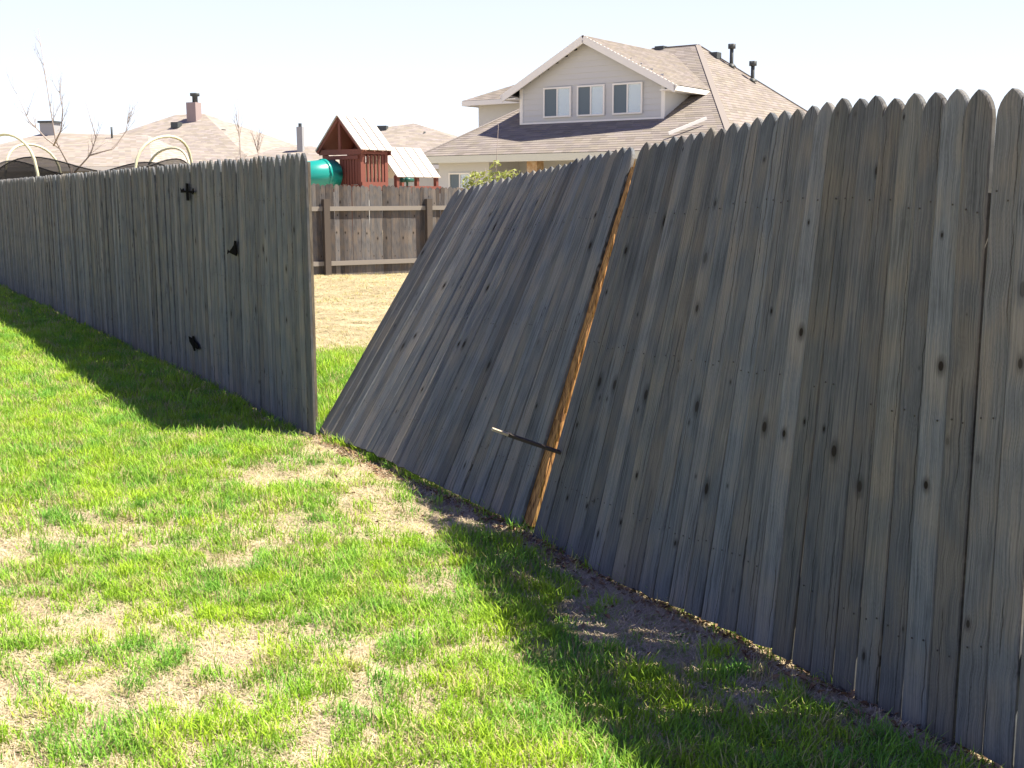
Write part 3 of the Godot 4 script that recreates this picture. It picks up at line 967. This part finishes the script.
# ------------------------------------------------------------------ play set
func build_play_set() -> void:
	var red := mat("red_stained_wood", 0.165, 0.05, 0.036, 0.7)
	var dark := red
	var tarp := mat("pale_roof_boards", 0.44, 0.41, 0.385, 0.7)
	var teal := mat("teal_plastic", 0.01, 0.26, 0.23, 0.3)
	var O := Vector3(-4.3821, -0.12, -31.0)
	var t := thing("play_set", "red wooden play tower with pale board roofs above the back fence", "play set", O, HOUSE_TURN)
	var L := -0.72
	var R := 0.52
	var B := -1.0
	# four tower posts
	for c in [Vector3(L, 0, -0.05), Vector3(R, 0, -0.05), Vector3(L, 0, B), Vector3(R, 0, B)]:
		part("post", box_mesh(c + Vector3(-0.06, 0, -0.06), c + Vector3(0.06, 2.85, 0.06)), red, t)
	part("floor", box_mesh(Vector3(L, 1.78, B), Vector3(R, 1.86, -0.05)), dark, t)
	# roof beams
	part("beam", box_mesh(Vector3(L - 0.14, 2.72, 0.012), Vector3(R + 0.14, 2.86, 0.06)), red, t)
	part("beam", box_mesh(Vector3(L - 0.14, 2.72, B - 0.11), Vector3(R + 0.14, 2.86, B - 0.062)), red, t)
	part("beam", box_mesh(Vector3(R + 0.062, 2.74, B), Vector3(R + 0.1, 2.9, 0.0)), red, t)
	# roof boards: three on each slope
	var top := Vector3(-0.1, 3.72, 0)
	for side in [-1.0, 1.0]:
		var eave := Vector3(L - 0.18 if side < 0 else R + 0.2, 2.83, 0)
		for k in 4:
			var f0 := k / 4.0 + 0.014
			var f1 := (k + 1) / 4.0 - 0.014
			var za := lerpf(0.16, B - 0.16, f0)
			var zb := lerpf(0.16, B - 0.16, f1)
			var st := begin()
			var n := Vector3(side * (top.y - eave.y), absf(eave.x - top.x), 0).normalized() * 0.025
			var pts := [Vector3(eave.x, eave.y, za), Vector3(eave.x, eave.y, zb), Vector3(top.x, top.y, zb), Vector3(top.x, top.y, za)]
			if side < 0: pts.reverse()
			quad(st, pts[0] + n, pts[1] + n, pts[2] + n, pts[3] + n)
			quad(st, pts[3], pts[2], pts[1], pts[0])
			for q in 4:
				quad(st, pts[q], pts[(q + 1) % 4], pts[(q + 1) % 4] + n, pts[q] + n)
			part("roof_board", done(st), tarp, t)
		part("rafter", bar_mesh(Vector3(eave.x, eave.y - 0.04, 0.08), Vector3(top.x, top.y - 0.05, 0.08), 0.05, 0.1), dark, t)
	for side3 in [-1.0, 1.0]:
		var ex: float = L - 0.1 if side3 < 0 else R + 0.12
		part("ceiling_board", bar_mesh(Vector3(ex, 2.80, -0.5), Vector3(-0.1, 3.66, -0.5), 1.16, 0.012, Vector3(side3, 1, 0)), dark, t)
	# gable infill, set back so the opening reads dark
	var gst := begin()
	tri(gst, Vector3(L - 0.05, 2.87, B - 0.08), Vector3(R + 0.05, 2.87, B - 0.08), Vector3(top.x, top.y - 0.1, B - 0.08))
	part("gable_panel", done(gst), dark, t)
	part("king_post", box_mesh(Vector3(-0.14, 2.86, 0.02), Vector3(-0.06, 3.62, 0.07)), red, t)
	# railings
	for k in 6:
		var x := lerpf(-0.06, R - 0.1, k / 5.0)
		part("baluster", box_mesh(Vector3(x - 0.035, 1.95, -0.02), Vector3(x + 0.035, 2.62, 0.02)), red, t)
	part("rail", box_mesh(Vector3(L, 2.6, 0.022), Vector3(R, 2.7, 0.06)), red, t)
	for k in 6:
		var z := lerpf(-0.16, B + 0.12, k / 5.0)
		part("baluster", box_mesh(Vector3(R + 0.0, 1.95, z - 0.035), Vector3(R + 0.04, 2.72, z + 0.035)), red, t)
	part("rail", box_mesh(Vector3(R + 0.042, 1.8, B), Vector3(R + 0.09, 2.02, 0.0)), red, t)
	part("rail", box_mesh(Vector3(L, 1.76, 0.022), Vector3(R, 1.94, 0.06)), red, t)
	for k in 4:
		var z2 := lerpf(-0.1, B + 0.1, k / 3.0)
		part("baluster", box_mesh(Vector3(L - 0.02, 1.95, z2 - 0.035), Vector3(L + 0.02, 2.72, z2 + 0.035)), red, t)
	# lower gable roof behind the tower with its posts
	for side2 in [-1.0, 1.0]:
		for k in 5:
			var za := lerpf(-1.3, -3.2, k / 5.0 + 0.01)
			var zb := lerpf(-1.3, -3.2, (k + 1) / 5.0 - 0.01)
			var pts2 := [Vector3(-0.05 + side2 * 0.72, 2.15, za), Vector3(-0.05 + side2 * 0.72, 2.15, zb), Vector3(-0.05, 2.97, zb), Vector3(-0.05, 2.97, za)]
			var n := Vector3(side2 * 0.82, 0.72, 0).normalized() * 0.025
			if side2 < 0: pts2.reverse()
			var st := begin()
			quad(st, pts2[0] + n, pts2[1] + n, pts2[2] + n, pts2[3] + n)
			quad(st, pts2[3], pts2[2], pts2[1], pts2[0])
			for q in 4:
				quad(st, pts2[q], pts2[(q + 1) % 4], pts2[(q + 1) % 4] + n, pts2[q] + n)
			part("roof_board", done(st), tarp, t)
	for p in [Vector3(0.58, 0, -1.4), Vector3(0.58, 0, -2.25), Vector3(0.58, 0, -3.1), Vector3(-0.68, 0, -1.4), Vector3(-0.68, 0, -3.1)]:
		part("post", box_mesh(p + Vector3(-0.05, 0, -0.05), p + Vector3(0.05, 2.2, 0.05)), red, t)
	part("beam", box_mesh(Vector3(0.64, 1.72, -3.2), Vector3(0.69, 1.92, -1.3)), red, t)
	part("beam", box_mesh(Vector3(0.7, 1.72, -3.2), Vector3(2.6, 1.84, -3.1)), red, t)
	# tube slide
	var pts := [Vector3(-0.36, 2.22, 0.07), Vector3(-0.38, 2.22, 0.4), Vector3(-0.5, 2.18, 0.72), Vector3(-0.8, 2.08, 0.98), Vector3(-1.2, 1.9, 1.05), Vector3(-1.6, 1.6, 0.9), Vector3(-1.85, 1.2, 0.5), Vector3(-1.8, 0.8, 0.05)]
	var sl := thing("tube_slide", "teal plastic tube slide curving out of the red play tower", "slide", O, HOUSE_TURN)
	part("tube", tube_mesh(pts, [0.38, 0.38, 0.38, 0.38, 0.38, 0.38, 0.38, 0.38], 20), teal, sl)
	for k in [1, 3, 5]:
		var dd: Vector3 = (pts[k + 1] - pts[k - 1]).normalized() * 0.03
		part("joint_ring", tube_mesh([pts[k] - dd, pts[k] + dd], [0.405, 0.405], 20), teal, sl)
	# green binocular toy on its rail
	var tb := thing("toy_binoculars", "small dark green toy viewer beside the play tower rail", "toy", O + Basis(Vector3.UP, deg_to_rad(HOUSE_TURN)) * Vector3(0.66, 1.92, -1.75), HOUSE_TURN)
	var gm := mat("dark_green_plastic", 0.01, 0.09, 0.07, 0.4)
	part("stand", tube_mesh([Vector3.ZERO, Vector3(0, 0.12, 0)], [0.03, 0.03]), gm, tb)
	part("barrel", tube_mesh([Vector3(-0.09, 0.16, 0.14), Vector3(-0.09, 0.16, -0.14)], [0.07, 0.05]), gm, tb)
	part("barrel", tube_mesh([Vector3(0.09, 0.16, 0.14), Vector3(0.09, 0.16, -0.14)], [0.07, 0.05]), gm, tb)
	part("bridge", box_mesh(Vector3(-0.08, 0.12, -0.08), Vector3(0.08, 0.18, 0.08)), gm, tb)

# ------------------------------------------------------------------ trampoline
func build_trampoline() -> void:
	var pad := mat("pale_yellow_foam", 0.66, 0.64, 0.42, 0.7)
	var steel := mat("galvanised_steel", 0.45, 0.46, 0.47, 0.4, 0.8)
	var mesh_net := StandardMaterial3D.new()
	mesh_net.resource_name = "black_net"
	mesh_net.albedo_color = Color(0.05, 0.05, 0.055, 0.78)
	mesh_net.transparency = BaseMaterial3D.TRANSPARENCY_ALPHA
	mesh_net.roughness = 0.9
	var C := Vector3(-8.5, -0.02, -24.0)
	var R := 1.98
	var t := thing("trampoline", "trampoline with pale yellow arched poles and black net behind fence", "trampoline", C)
	var at := func(deg: float, y: float, rr: float) -> Vector3:
		return Vector3(cos(deg_to_rad(deg)) * rr, y, sin(deg_to_rad(deg)) * rr)
	var ring := []
	var rad := []
	for k in 37:
		ring.append(at.call(k * 10.0, 0.85, R))
		rad.append(0.03)
	part("frame_ring", tube_mesh(ring, rad, 8), steel, t)
	var st := begin()
	for k in 36:
		tri(st, Vector3(0, 0.82, 0), at.call((k + 1) * 10.0, 0.85, R - 0.2), at.call(k * 10.0, 0.85, R - 0.2))
	part("mat", done(st), mat("black_mat", 0.02, 0.02, 0.022, 0.8), t)
	for k in 6:
		part("leg", tube_mesh([at.call(k * 60.0 + 10, 0.85, R), at.call(k * 60.0 + 10, 0.0, R + 0.1)], [0.028, 0.028], 8), steel, t)
	# arches
	for e in [[140.0, 99.0, 2.72], [232.0, 192.0, 2.66], [50.0, 2.0, 2.72], [325.0, 282.0, 2.6]]:
		var pts := []
		var rr := []
		for k in 17:
			var f := k / 16.0
			var ang := lerpf(e[0], e[1], f)
			var y: float = lerpf(0.85, e[2], pow(sin(f * PI), 0.3))
			var fl := clampf(f, 0.0, 1.0)
			ang = lerpf(e[0], e[1], smoothstep(0.0, 1.0, fl))
			pts.append(at.call(ang, y, R + 0.06))
			rr.append(0.027)
		part("arch_pole", tube_mesh(pts, rr, 10), pad, t)
	# net with a sagging top edge
	st = begin()
	st.set_smooth_group(0)
	for k in 72:
		var a0 := k * 5.0
		var a1 := a0 + 5.0
		var y0 := 2.16 + 0.14 * sin(deg_to_rad(a0 * 4.0 + 30.0))
		var y1 := 2.16 + 0.14 * sin(deg_to_rad(a1 * 4.0 + 30.0))
		quad(st, at.call(a1, 0.9, R - 0.08), at.call(a0, 0.9, R - 0.08), at.call(a0, y0, R - 0.08), at.call(a1, y1, R - 0.08))
	part("net", done(st), mesh_net, t)
	var hem := []
	var hr := []
	for k in 73:
		hem.append(at.call(k * 5.0, 2.16 + 0.14 * sin(deg_to_rad(k * 20.0 + 30.0)), R - 0.08))
		hr.append(0.014)
	part("net_hem", tube_mesh(hem, hr, 5), mat("black_mat", 0.02, 0.02, 0.022, 0.8), t)

# ------------------------------------------------------------------ bare trees
func twig(st: SurfaceTool, a: Vector3, dir: Vector3, length: float, rad: float, depth: int, r: RandomNumberGenerator) -> void:
	var pts := [a]
	var radii := [rad]
	var p := a
	var d := dir.normalized()
	var n := 4
	for i in n:
		d = (d + Vector3(r.randf_range(-0.16, 0.16), r.randf_range(-0.02, 0.16), r.randf_range(-0.16, 0.16))).normalized()
		p += d * length / n
		pts.append(p)
		radii.append(rad * (1.0 - 0.72 * (i + 1) / n))
	tube(st, pts, radii, 5)
	if depth > 0:
		for k in r.randi_range(3, 5):
			var i := r.randi_range(1, n)
			var side := Vector3(r.randf_range(-1, 1), r.randf_range(0.1, 0.9), r.randf_range(-1, 1)).normalized()
			twig(st, pts[i], (d + side * 0.9), length * r.randf_range(0.35, 0.6), radii[i] * 0.65, depth - 1, r)

func build_bare_trees() -> void:
	var bark := mat("pale_bark", 0.33, 0.28, 0.25, 0.9)
	var r := RandomNumberGenerator.new()
	r.seed = 12
	var P := Vector3(-10.15, -0.36, -27.2)
	var t := thing("bare_tree", "slender leafless young tree rising behind the trampoline", "tree", P)
	t.scale = Vector3.ONE * 1.09
	part("trunk", tube_mesh([Vector3(0, -0.05, 0), Vector3(0.02, 1.0, 0), Vector3(0.05, 2.0, 0), Vector3(0.0, 2.35, 0)], [0.07, 0.06, 0.05, 0.036], 8), bark, t)
	var limbs := [[Vector3(0.0, 2.3, 0), Vector3(-0.25, 2.9, 0.1), Vector3(-0.32, 3.6, 0.1), Vector3(-0.5, 5.2, 0.0)],
		[Vector3(0.02, 2.2, 0), Vector3(0.45, 2.6, 0.1), Vector3(0.6, 2.95, 0.1), Vector3(0.45, 3.75, 0.2)],
		[Vector3(-0.2, 2.75, 0.05), Vector3(-0.55, 2.95, -0.2), Vector3(-0.95, 3.35, -0.3), Vector3(-1.2, 3.9, -0.4)],
		[Vector3(0.45, 2.6, 0.1), Vector3(0.85, 2.75, -0.2), Vector3(1.1, 3.1, -0.3), Vector3(1.2, 3.5, -0.3)],
		[Vector3(-0.3, 2.8, 0.1), Vector3(-0.05, 3.1, 0.3), Vector3(0.02, 3.5, 0.3), Vector3(0.0, 3.9, 0.4)]]
	for l in limbs:
		var st := begin()
		tube(st, l, [0.02, 0.015, 0.01, 0.004], 6)
		for k in 9:
			var f := r.randf_range(0.5, 3.0)
			var i: int = min(int(f), 2)
			var a: Vector3 = l[i].lerp(l[i + 1], f - i)
			twig(st, a, (l[i + 1] - l[i]).normalized() + Vector3(r.randf_range(-0.9, 0.9), r.randf_range(-0.1, 0.5), r.randf_range(-0.9, 0.9)), r.randf_range(0.3, 0.6), 0.006, 1, r)
		part("branch", done(st), bark, t)
	for e in [[Vector3(-5.97, -0.1, -26.0), 3.75, "taller of two thin leafless saplings above the left fence"], [Vector3(-5.62, -0.1, -26.2), 3.2, "shorter of two thin leafless saplings above the left fence"]]:
		var s := thing("bare_sapling", e[2], "sapling", e[0], 0.0, "leafless saplings")
		part("trunk", tube_mesh([Vector3.ZERO, Vector3(0.02, e[1] * 0.5, 0), Vector3(0.0, e[1], 0)], [0.03, 0.02, 0.006], 6), bark, s)
		for q in 2:
			var st := begin()
			for k in 4:
				twig(st, Vector3(0, e[1] * r.randf_range(0.55, 0.85), 0), Vector3(r.randf_range(-0.4, 0.4), 1, r.randf_range(-0.4, 0.4)), 0.5, 0.008, 1, r)
			part("branch", done(st), bark, s)
	# leafing shrub in front of the big house
	var sh := thing("leafing_shrub", "yellow green shrub coming into leaf below the large house eave", "shrub", Vector3(-0.5, -0.12, -27.5))
	var stems := begin()
	var leaves := begin()
	for k in 26:
		var dir := Vector3(r.randf_range(-0.3, 0.3), 1, r.randf_range(-0.25, 0.25)).normalized()
		var hgt := r.randf_range(1.7, 2.45)
		if k == 0: hgt = 3.3
		tube(stems, [Vector3(dir.x * 0.2, 0, dir.z * 0.2), dir * hgt * 0.5, dir * hgt], [0.016, 0.011, 0.004], 5)
		for q in 80:
			var f := r.randf_range(0.45, 1.0)
			if k == 0: f = r.randf_range(0.4, 0.75)
			var c := dir * hgt * f + Vector3(r.randf_range(-0.13, 0.13), r.randf_range(-0.06, 0.06), r.randf_range(-0.13, 0.13))
			var u := Vector3(r.randf_range(-1, 1), r.randf_range(-0.3, 1), r.randf_range(-1, 1)).normalized() * 0.07
			var v := u.cross(Vector3(r.randf_range(-1, 1), r.randf_range(-1, 1), r.randf_range(-1, 1))).normalized() * 0.026
			quad(leaves, c - u, c + v, c + u, c - v)
	part("stem", done(stems), bark, sh)
	var lm := mat("young_leaf", 0.22, 0.27, 0.05, 0.6)
	lm.backlight_enabled = true
	lm.backlight = Color(0.5, 0.5, 0.3)
	lm.cull_mode = BaseMaterial3D.CULL_DISABLED
	var lf := part("crown", done(leaves), lm, sh)
	lf.set_meta("kind", "stuff")

# ------------------------------------------------------------------ grass
func blade(st: SurfaceTool, at: Vector3, yaw: float, h: float, w: float, bendy: float) -> void:
	var d := Vector3(cos(yaw), 0, sin(yaw))
	var s := Vector3(-d.z, 0, d.x) * w / 2
	var p0 := at
	var p1 := at + d * bendy * h * 0.25 + Vector3.UP * h * 0.55
	var p2 := at + d * bendy * h * 0.85 + Vector3.UP * h * (1.0 - 0.35 * bendy)
	quad(st, p0 - s, p0 + s, p1 + s * 0.85, p1 - s * 0.85)
	tri(st, p1 - s * 0.85, p1 + s * 0.85, p2)

func clump(n: int, spread: float, h0: float, h1: float, w: float, b0: float, b1: float, r: RandomNumberGenerator) -> ArrayMesh:
	var st := begin()
	for k in n:
		var a := r.randf() * TAU
		var q := sqrt(r.randf()) * spread
		blade(st, Vector3(cos(a) * q, -0.008, sin(a) * q), r.randf() * TAU, r.randf_range(h0, h1), w * r.randf_range(0.7, 1.2), r.randf_range(b0, b1))
	return done(st)

func thatch_clump(n: int, spread: float, r: RandomNumberGenerator) -> ArrayMesh:
	var st := begin()
	for k in n:
		var a := r.randf() * TAU
		var q := sqrt(r.randf()) * spread
		var c := Vector3(cos(a) * q, r.randf_range(0.002, 0.02), sin(a) * q)
		var y := r.randf() * TAU
		var l := r.randf_range(0.025, 0.07)
		var d := Vector3(cos(y), r.randf_range(-0.15, 0.45), sin(y)) * l
		var s := Vector3(-sin(y), 0, cos(y)) * 0.0010
		quad(st, c - d * 0.3 - s, c - d * 0.3 + s, c + d * 0.7 + s * 0.6, c + d * 0.7 - s * 0.6)
	return done(st)

func scatter(called: String, mesh: Mesh, m: Material, items: Array, label: String, category: String) -> void:
	var mm := MultiMesh.new()
	mm.transform_format = MultiMesh.TRANSFORM_3D
	mm.use_colors = true
	mm.mesh = mesh
	mm.instance_count = items.size()
	for i in items.size():
		mm.set_instance_transform(i, items[i][0])
		mm.set_instance_color(i, items[i][1])
	var o := MultiMeshInstance3D.new()
	o.name = numbered(called)
	o.multimesh = mm
	o.material_override = m
	add_child(o)
	tag(o, label, category, "", "stuff")

func green_share(x: float, z: float) -> float:
	var g := 0.92 + 0.40 * patch_noise.get_noise_2d(x, z) + 0.66 * fine_noise.get_noise_2d(x, z)
	for b in STRAW:
		var d: float = Vector2(x - b[0], z - b[1]).length() / b[2]
		if d < 2.0: g -= 0.40 * exp(-d * d * 1.3)
	for b in GREEN:
		var d2: float = Vector2(x - b[0], z - b[1]).length() / b[2]
		if d2 < 2.0: g += 0.4 * exp(-d2 * d2 * 1.2)
	var q := across(x, z)
	var s := along(x, z)
	# bare and trodden along the foot of the broken panels
	if s > -0.2: g -= 0.25 * exp(-q * q * 22.0)
	if s > 2.4 and q > -1.2: g += 0.3
	if z < -7.0: g += 0.22 * ramp(-7.0, -9.0, z)
	return g

func grass_mat(key: String, back: Color) -> StandardMaterial3D:
	var m := StandardMaterial3D.new()
	m.resource_name = key
	m.vertex_color_use_as_albedo = true
	m.roughness = 0.6
	m.metallic_specular = 0.25
	m.cull_mode = BaseMaterial3D.CULL_DISABLED
	m.backlight_enabled = true
	m.backlight = back
	return m

func build_grass() -> void:
	var r := RandomNumberGenerator.new()
	r.seed = 2024
	var green_m := grass_mat("grass_blade", Color(0.8, 0.8, 0.8))
	var straw_m := grass_mat("straw_blade", Color(0.3, 0.3, 0.3))
	var shorts := []
	var lush := []
	var thatches := []
	for k in 1:
		shorts.append(clump(10, 0.04, 0.025, 0.06, 0.0042, 0.3, 1.0, r))
		lush.append(clump(13, 0.045, 0.05, 0.105, 0.0048, 0.25, 0.9, r))
		thatches.append(thatch_clump(24, 0.055, r))
	var lists := {}
	for k in 1:
		lists["s%d" % k] = []
		lists["l%d" % k] = []
		lists["t%d" % k] = []
	# bands: z0, z1, clumps a square metre, widening
	for band in [[-1.6, -5.0, 1500.0, 1.0], [-5.0, -8.5, 900.0, 1.15], [-8.5, -14.0, 420.0, 1.5], [-14.0, -27.0, 170.0, 2.2]]:
		var zlen: float = band[0] - band[1]
		var xw: float = 0.46 * absf(band[1]) + 3.8
		var count := int(zlen * xw * 2.0 * band[2])
		for i in count:
			var z: float = band[0] - r.randf() * zlen
			var x := r.randf_range(-xw, xw)
			var half := 0.45 * absf(z) + 1.4
			if x > half or x < -half - 2.4: continue
			var q := across(x, z)
			var s := along(x, z)
			if q > 0.35 and s > 0.6: continue
			var y := ground_y(x, z)
			var sc: float = band[3]
			var yaw := r.randf() * TAU
			var g := 0.0
			if q < 0.0 or s > -0.1 and q < 0.15:
				g = green_share(x, z)
			else:
				# neighbour's yard: weeds near the break, dry turf beyond
				g = 0.95 - ramp(9.6, 13.0, -z + 0.5 * patch_noise.get_noise_2d(x * 2.0, z * 2.0)) * 0.95
			var dens := 0.38 + 0.62 * ramp(0.2, 0.95, g)
			if s > -0.3: dens *= 1.0 - 0.97 * exp(-(q + 0.02) * (q + 0.02) * 160.0)
			if q > 0.3: dens = maxf(0.16, ramp(0.1, 0.6, g))
			if r.randf() < dens:
				var tall := ramp(0.62, 1.0, g + 0.25 * fine_noise.get_noise_2d(x * 0.7 + 50.0, z * 0.7))
				if q > 0.0: tall = 1.3 - 1.1 * ramp(10.5, 13.0, -z)
				if q > 0.1 and z > -10.8 and x < -1.2 - 0.12 * (-7.5 - z): tall = 2.6
				var hue := clampf(0.5 + 0.9 * patch_noise.get_noise_2d(x * 1.7 + 90.0, z * 1.7) + r.randf_range(-0.3, 0.3), 0.0, 1.0)
				var c := Color(0.355, 0.53, 0.038).lerp(Color(0.16, 0.37, 0.06), hue)
				if r.randf() < 0.13: c = Color(0.46, 0.41, 0.2)
				if q > 0.3: c = c.lerp(Color(0.46, 0.43, 0.16), ramp(10.5, 13.5, -z))
				c = c * r.randf_range(0.8, 1.2)
				var which := ("l%d" if r.randf() < tall * 0.75 else "s%d") % 0
				var h := sc * r.randf_range(0.75, 1.15) * (0.5 + 0.28 * tall + 0.18 * dens)
				var tilt := Basis(Vector3(r.randf_range(-1, 1), 0, r.randf_range(-1, 1)).normalized(), r.randf_range(0.0, 0.3))
				lists[which].append([Transform3D(tilt * Basis(Vector3.UP, yaw).scaled(Vector3(sc, h / maxf(1.0, sc * 0.75), sc)), Vector3(x, y, z)), c])
			if r.randf() < 0.85 - 0.2 * dens:
				var l := r.randf_range(0.75, 1.3)
				var ct := Color(0.60, 0.52, 0.37).lerp(Color(0.46, 0.37, 0.24), r.randf()) * l
				if q > 0.3: ct = Color(0.50, 0.435, 0.28) * l
				lists["t%d" % 0].append([Transform3D(Basis(Vector3.UP, yaw).scaled(Vector3(sc, minf(sc, 1.3), sc)), Vector3(x, y, z)), ct])
	var total := 0
	for k in 1:
		scatter("grass", shorts[k], green_m, lists["s%d" % k], "short bright green lawn grass", "grass")
		scatter("tall_grass", lush[k], green_m, lists["l%d" % k], "longer lush tufts of green lawn grass", "grass")
		scatter("straw", thatches[k], straw_m, lists["t%d" % k], "dry straw and dead grass matted on the lawn", "straw")
		total += lists["s%d" % k].size() + lists["l%d" % k].size() + lists["t%d" % k].size()
	# fallen leaves and bark bits along the foot of the fence
	var st := begin()
	quad(st, Vector3(-0.02, 0, 0), Vector3(0, 0.006, 0.011), Vector3(0.022, 0.002, 0), Vector3(0, 0.008, -0.011))
	var leaf := done(st)
	var ll := []
	for k in 2200:
		var s := r.randf_range(-0.1, 5.2)
		var q := absf(r.randfn(0.0, 0.055))
		if r.randf() < 0.12: q = r.randf_range(0.0, 0.6)
		var p := FA + FD * s - FN * (q - 0.05)
		p.y = ground_y(p.x, p.z) + r.randf_range(0.004, 0.03)
		var b := Basis.from_euler(Vector3(r.randf_range(-0.7, 0.7), r.randf() * TAU, r.randf_range(-0.7, 0.7))).scaled(Vector3.ONE * r.randf_range(0.35, 1.05))
		ll.append([Transform3D(b, p), Color(0.15, 0.085, 0.05).lerp(Color(0.30, 0.20, 0.12), r.randf()) * r.randf_range(0.6, 1.2)])
	scatter("dead_leaves", leaf, straw_m, ll, "brown dead leaves gathered along the foot of the broken fence", "leaves")
	print("clumps ", total)
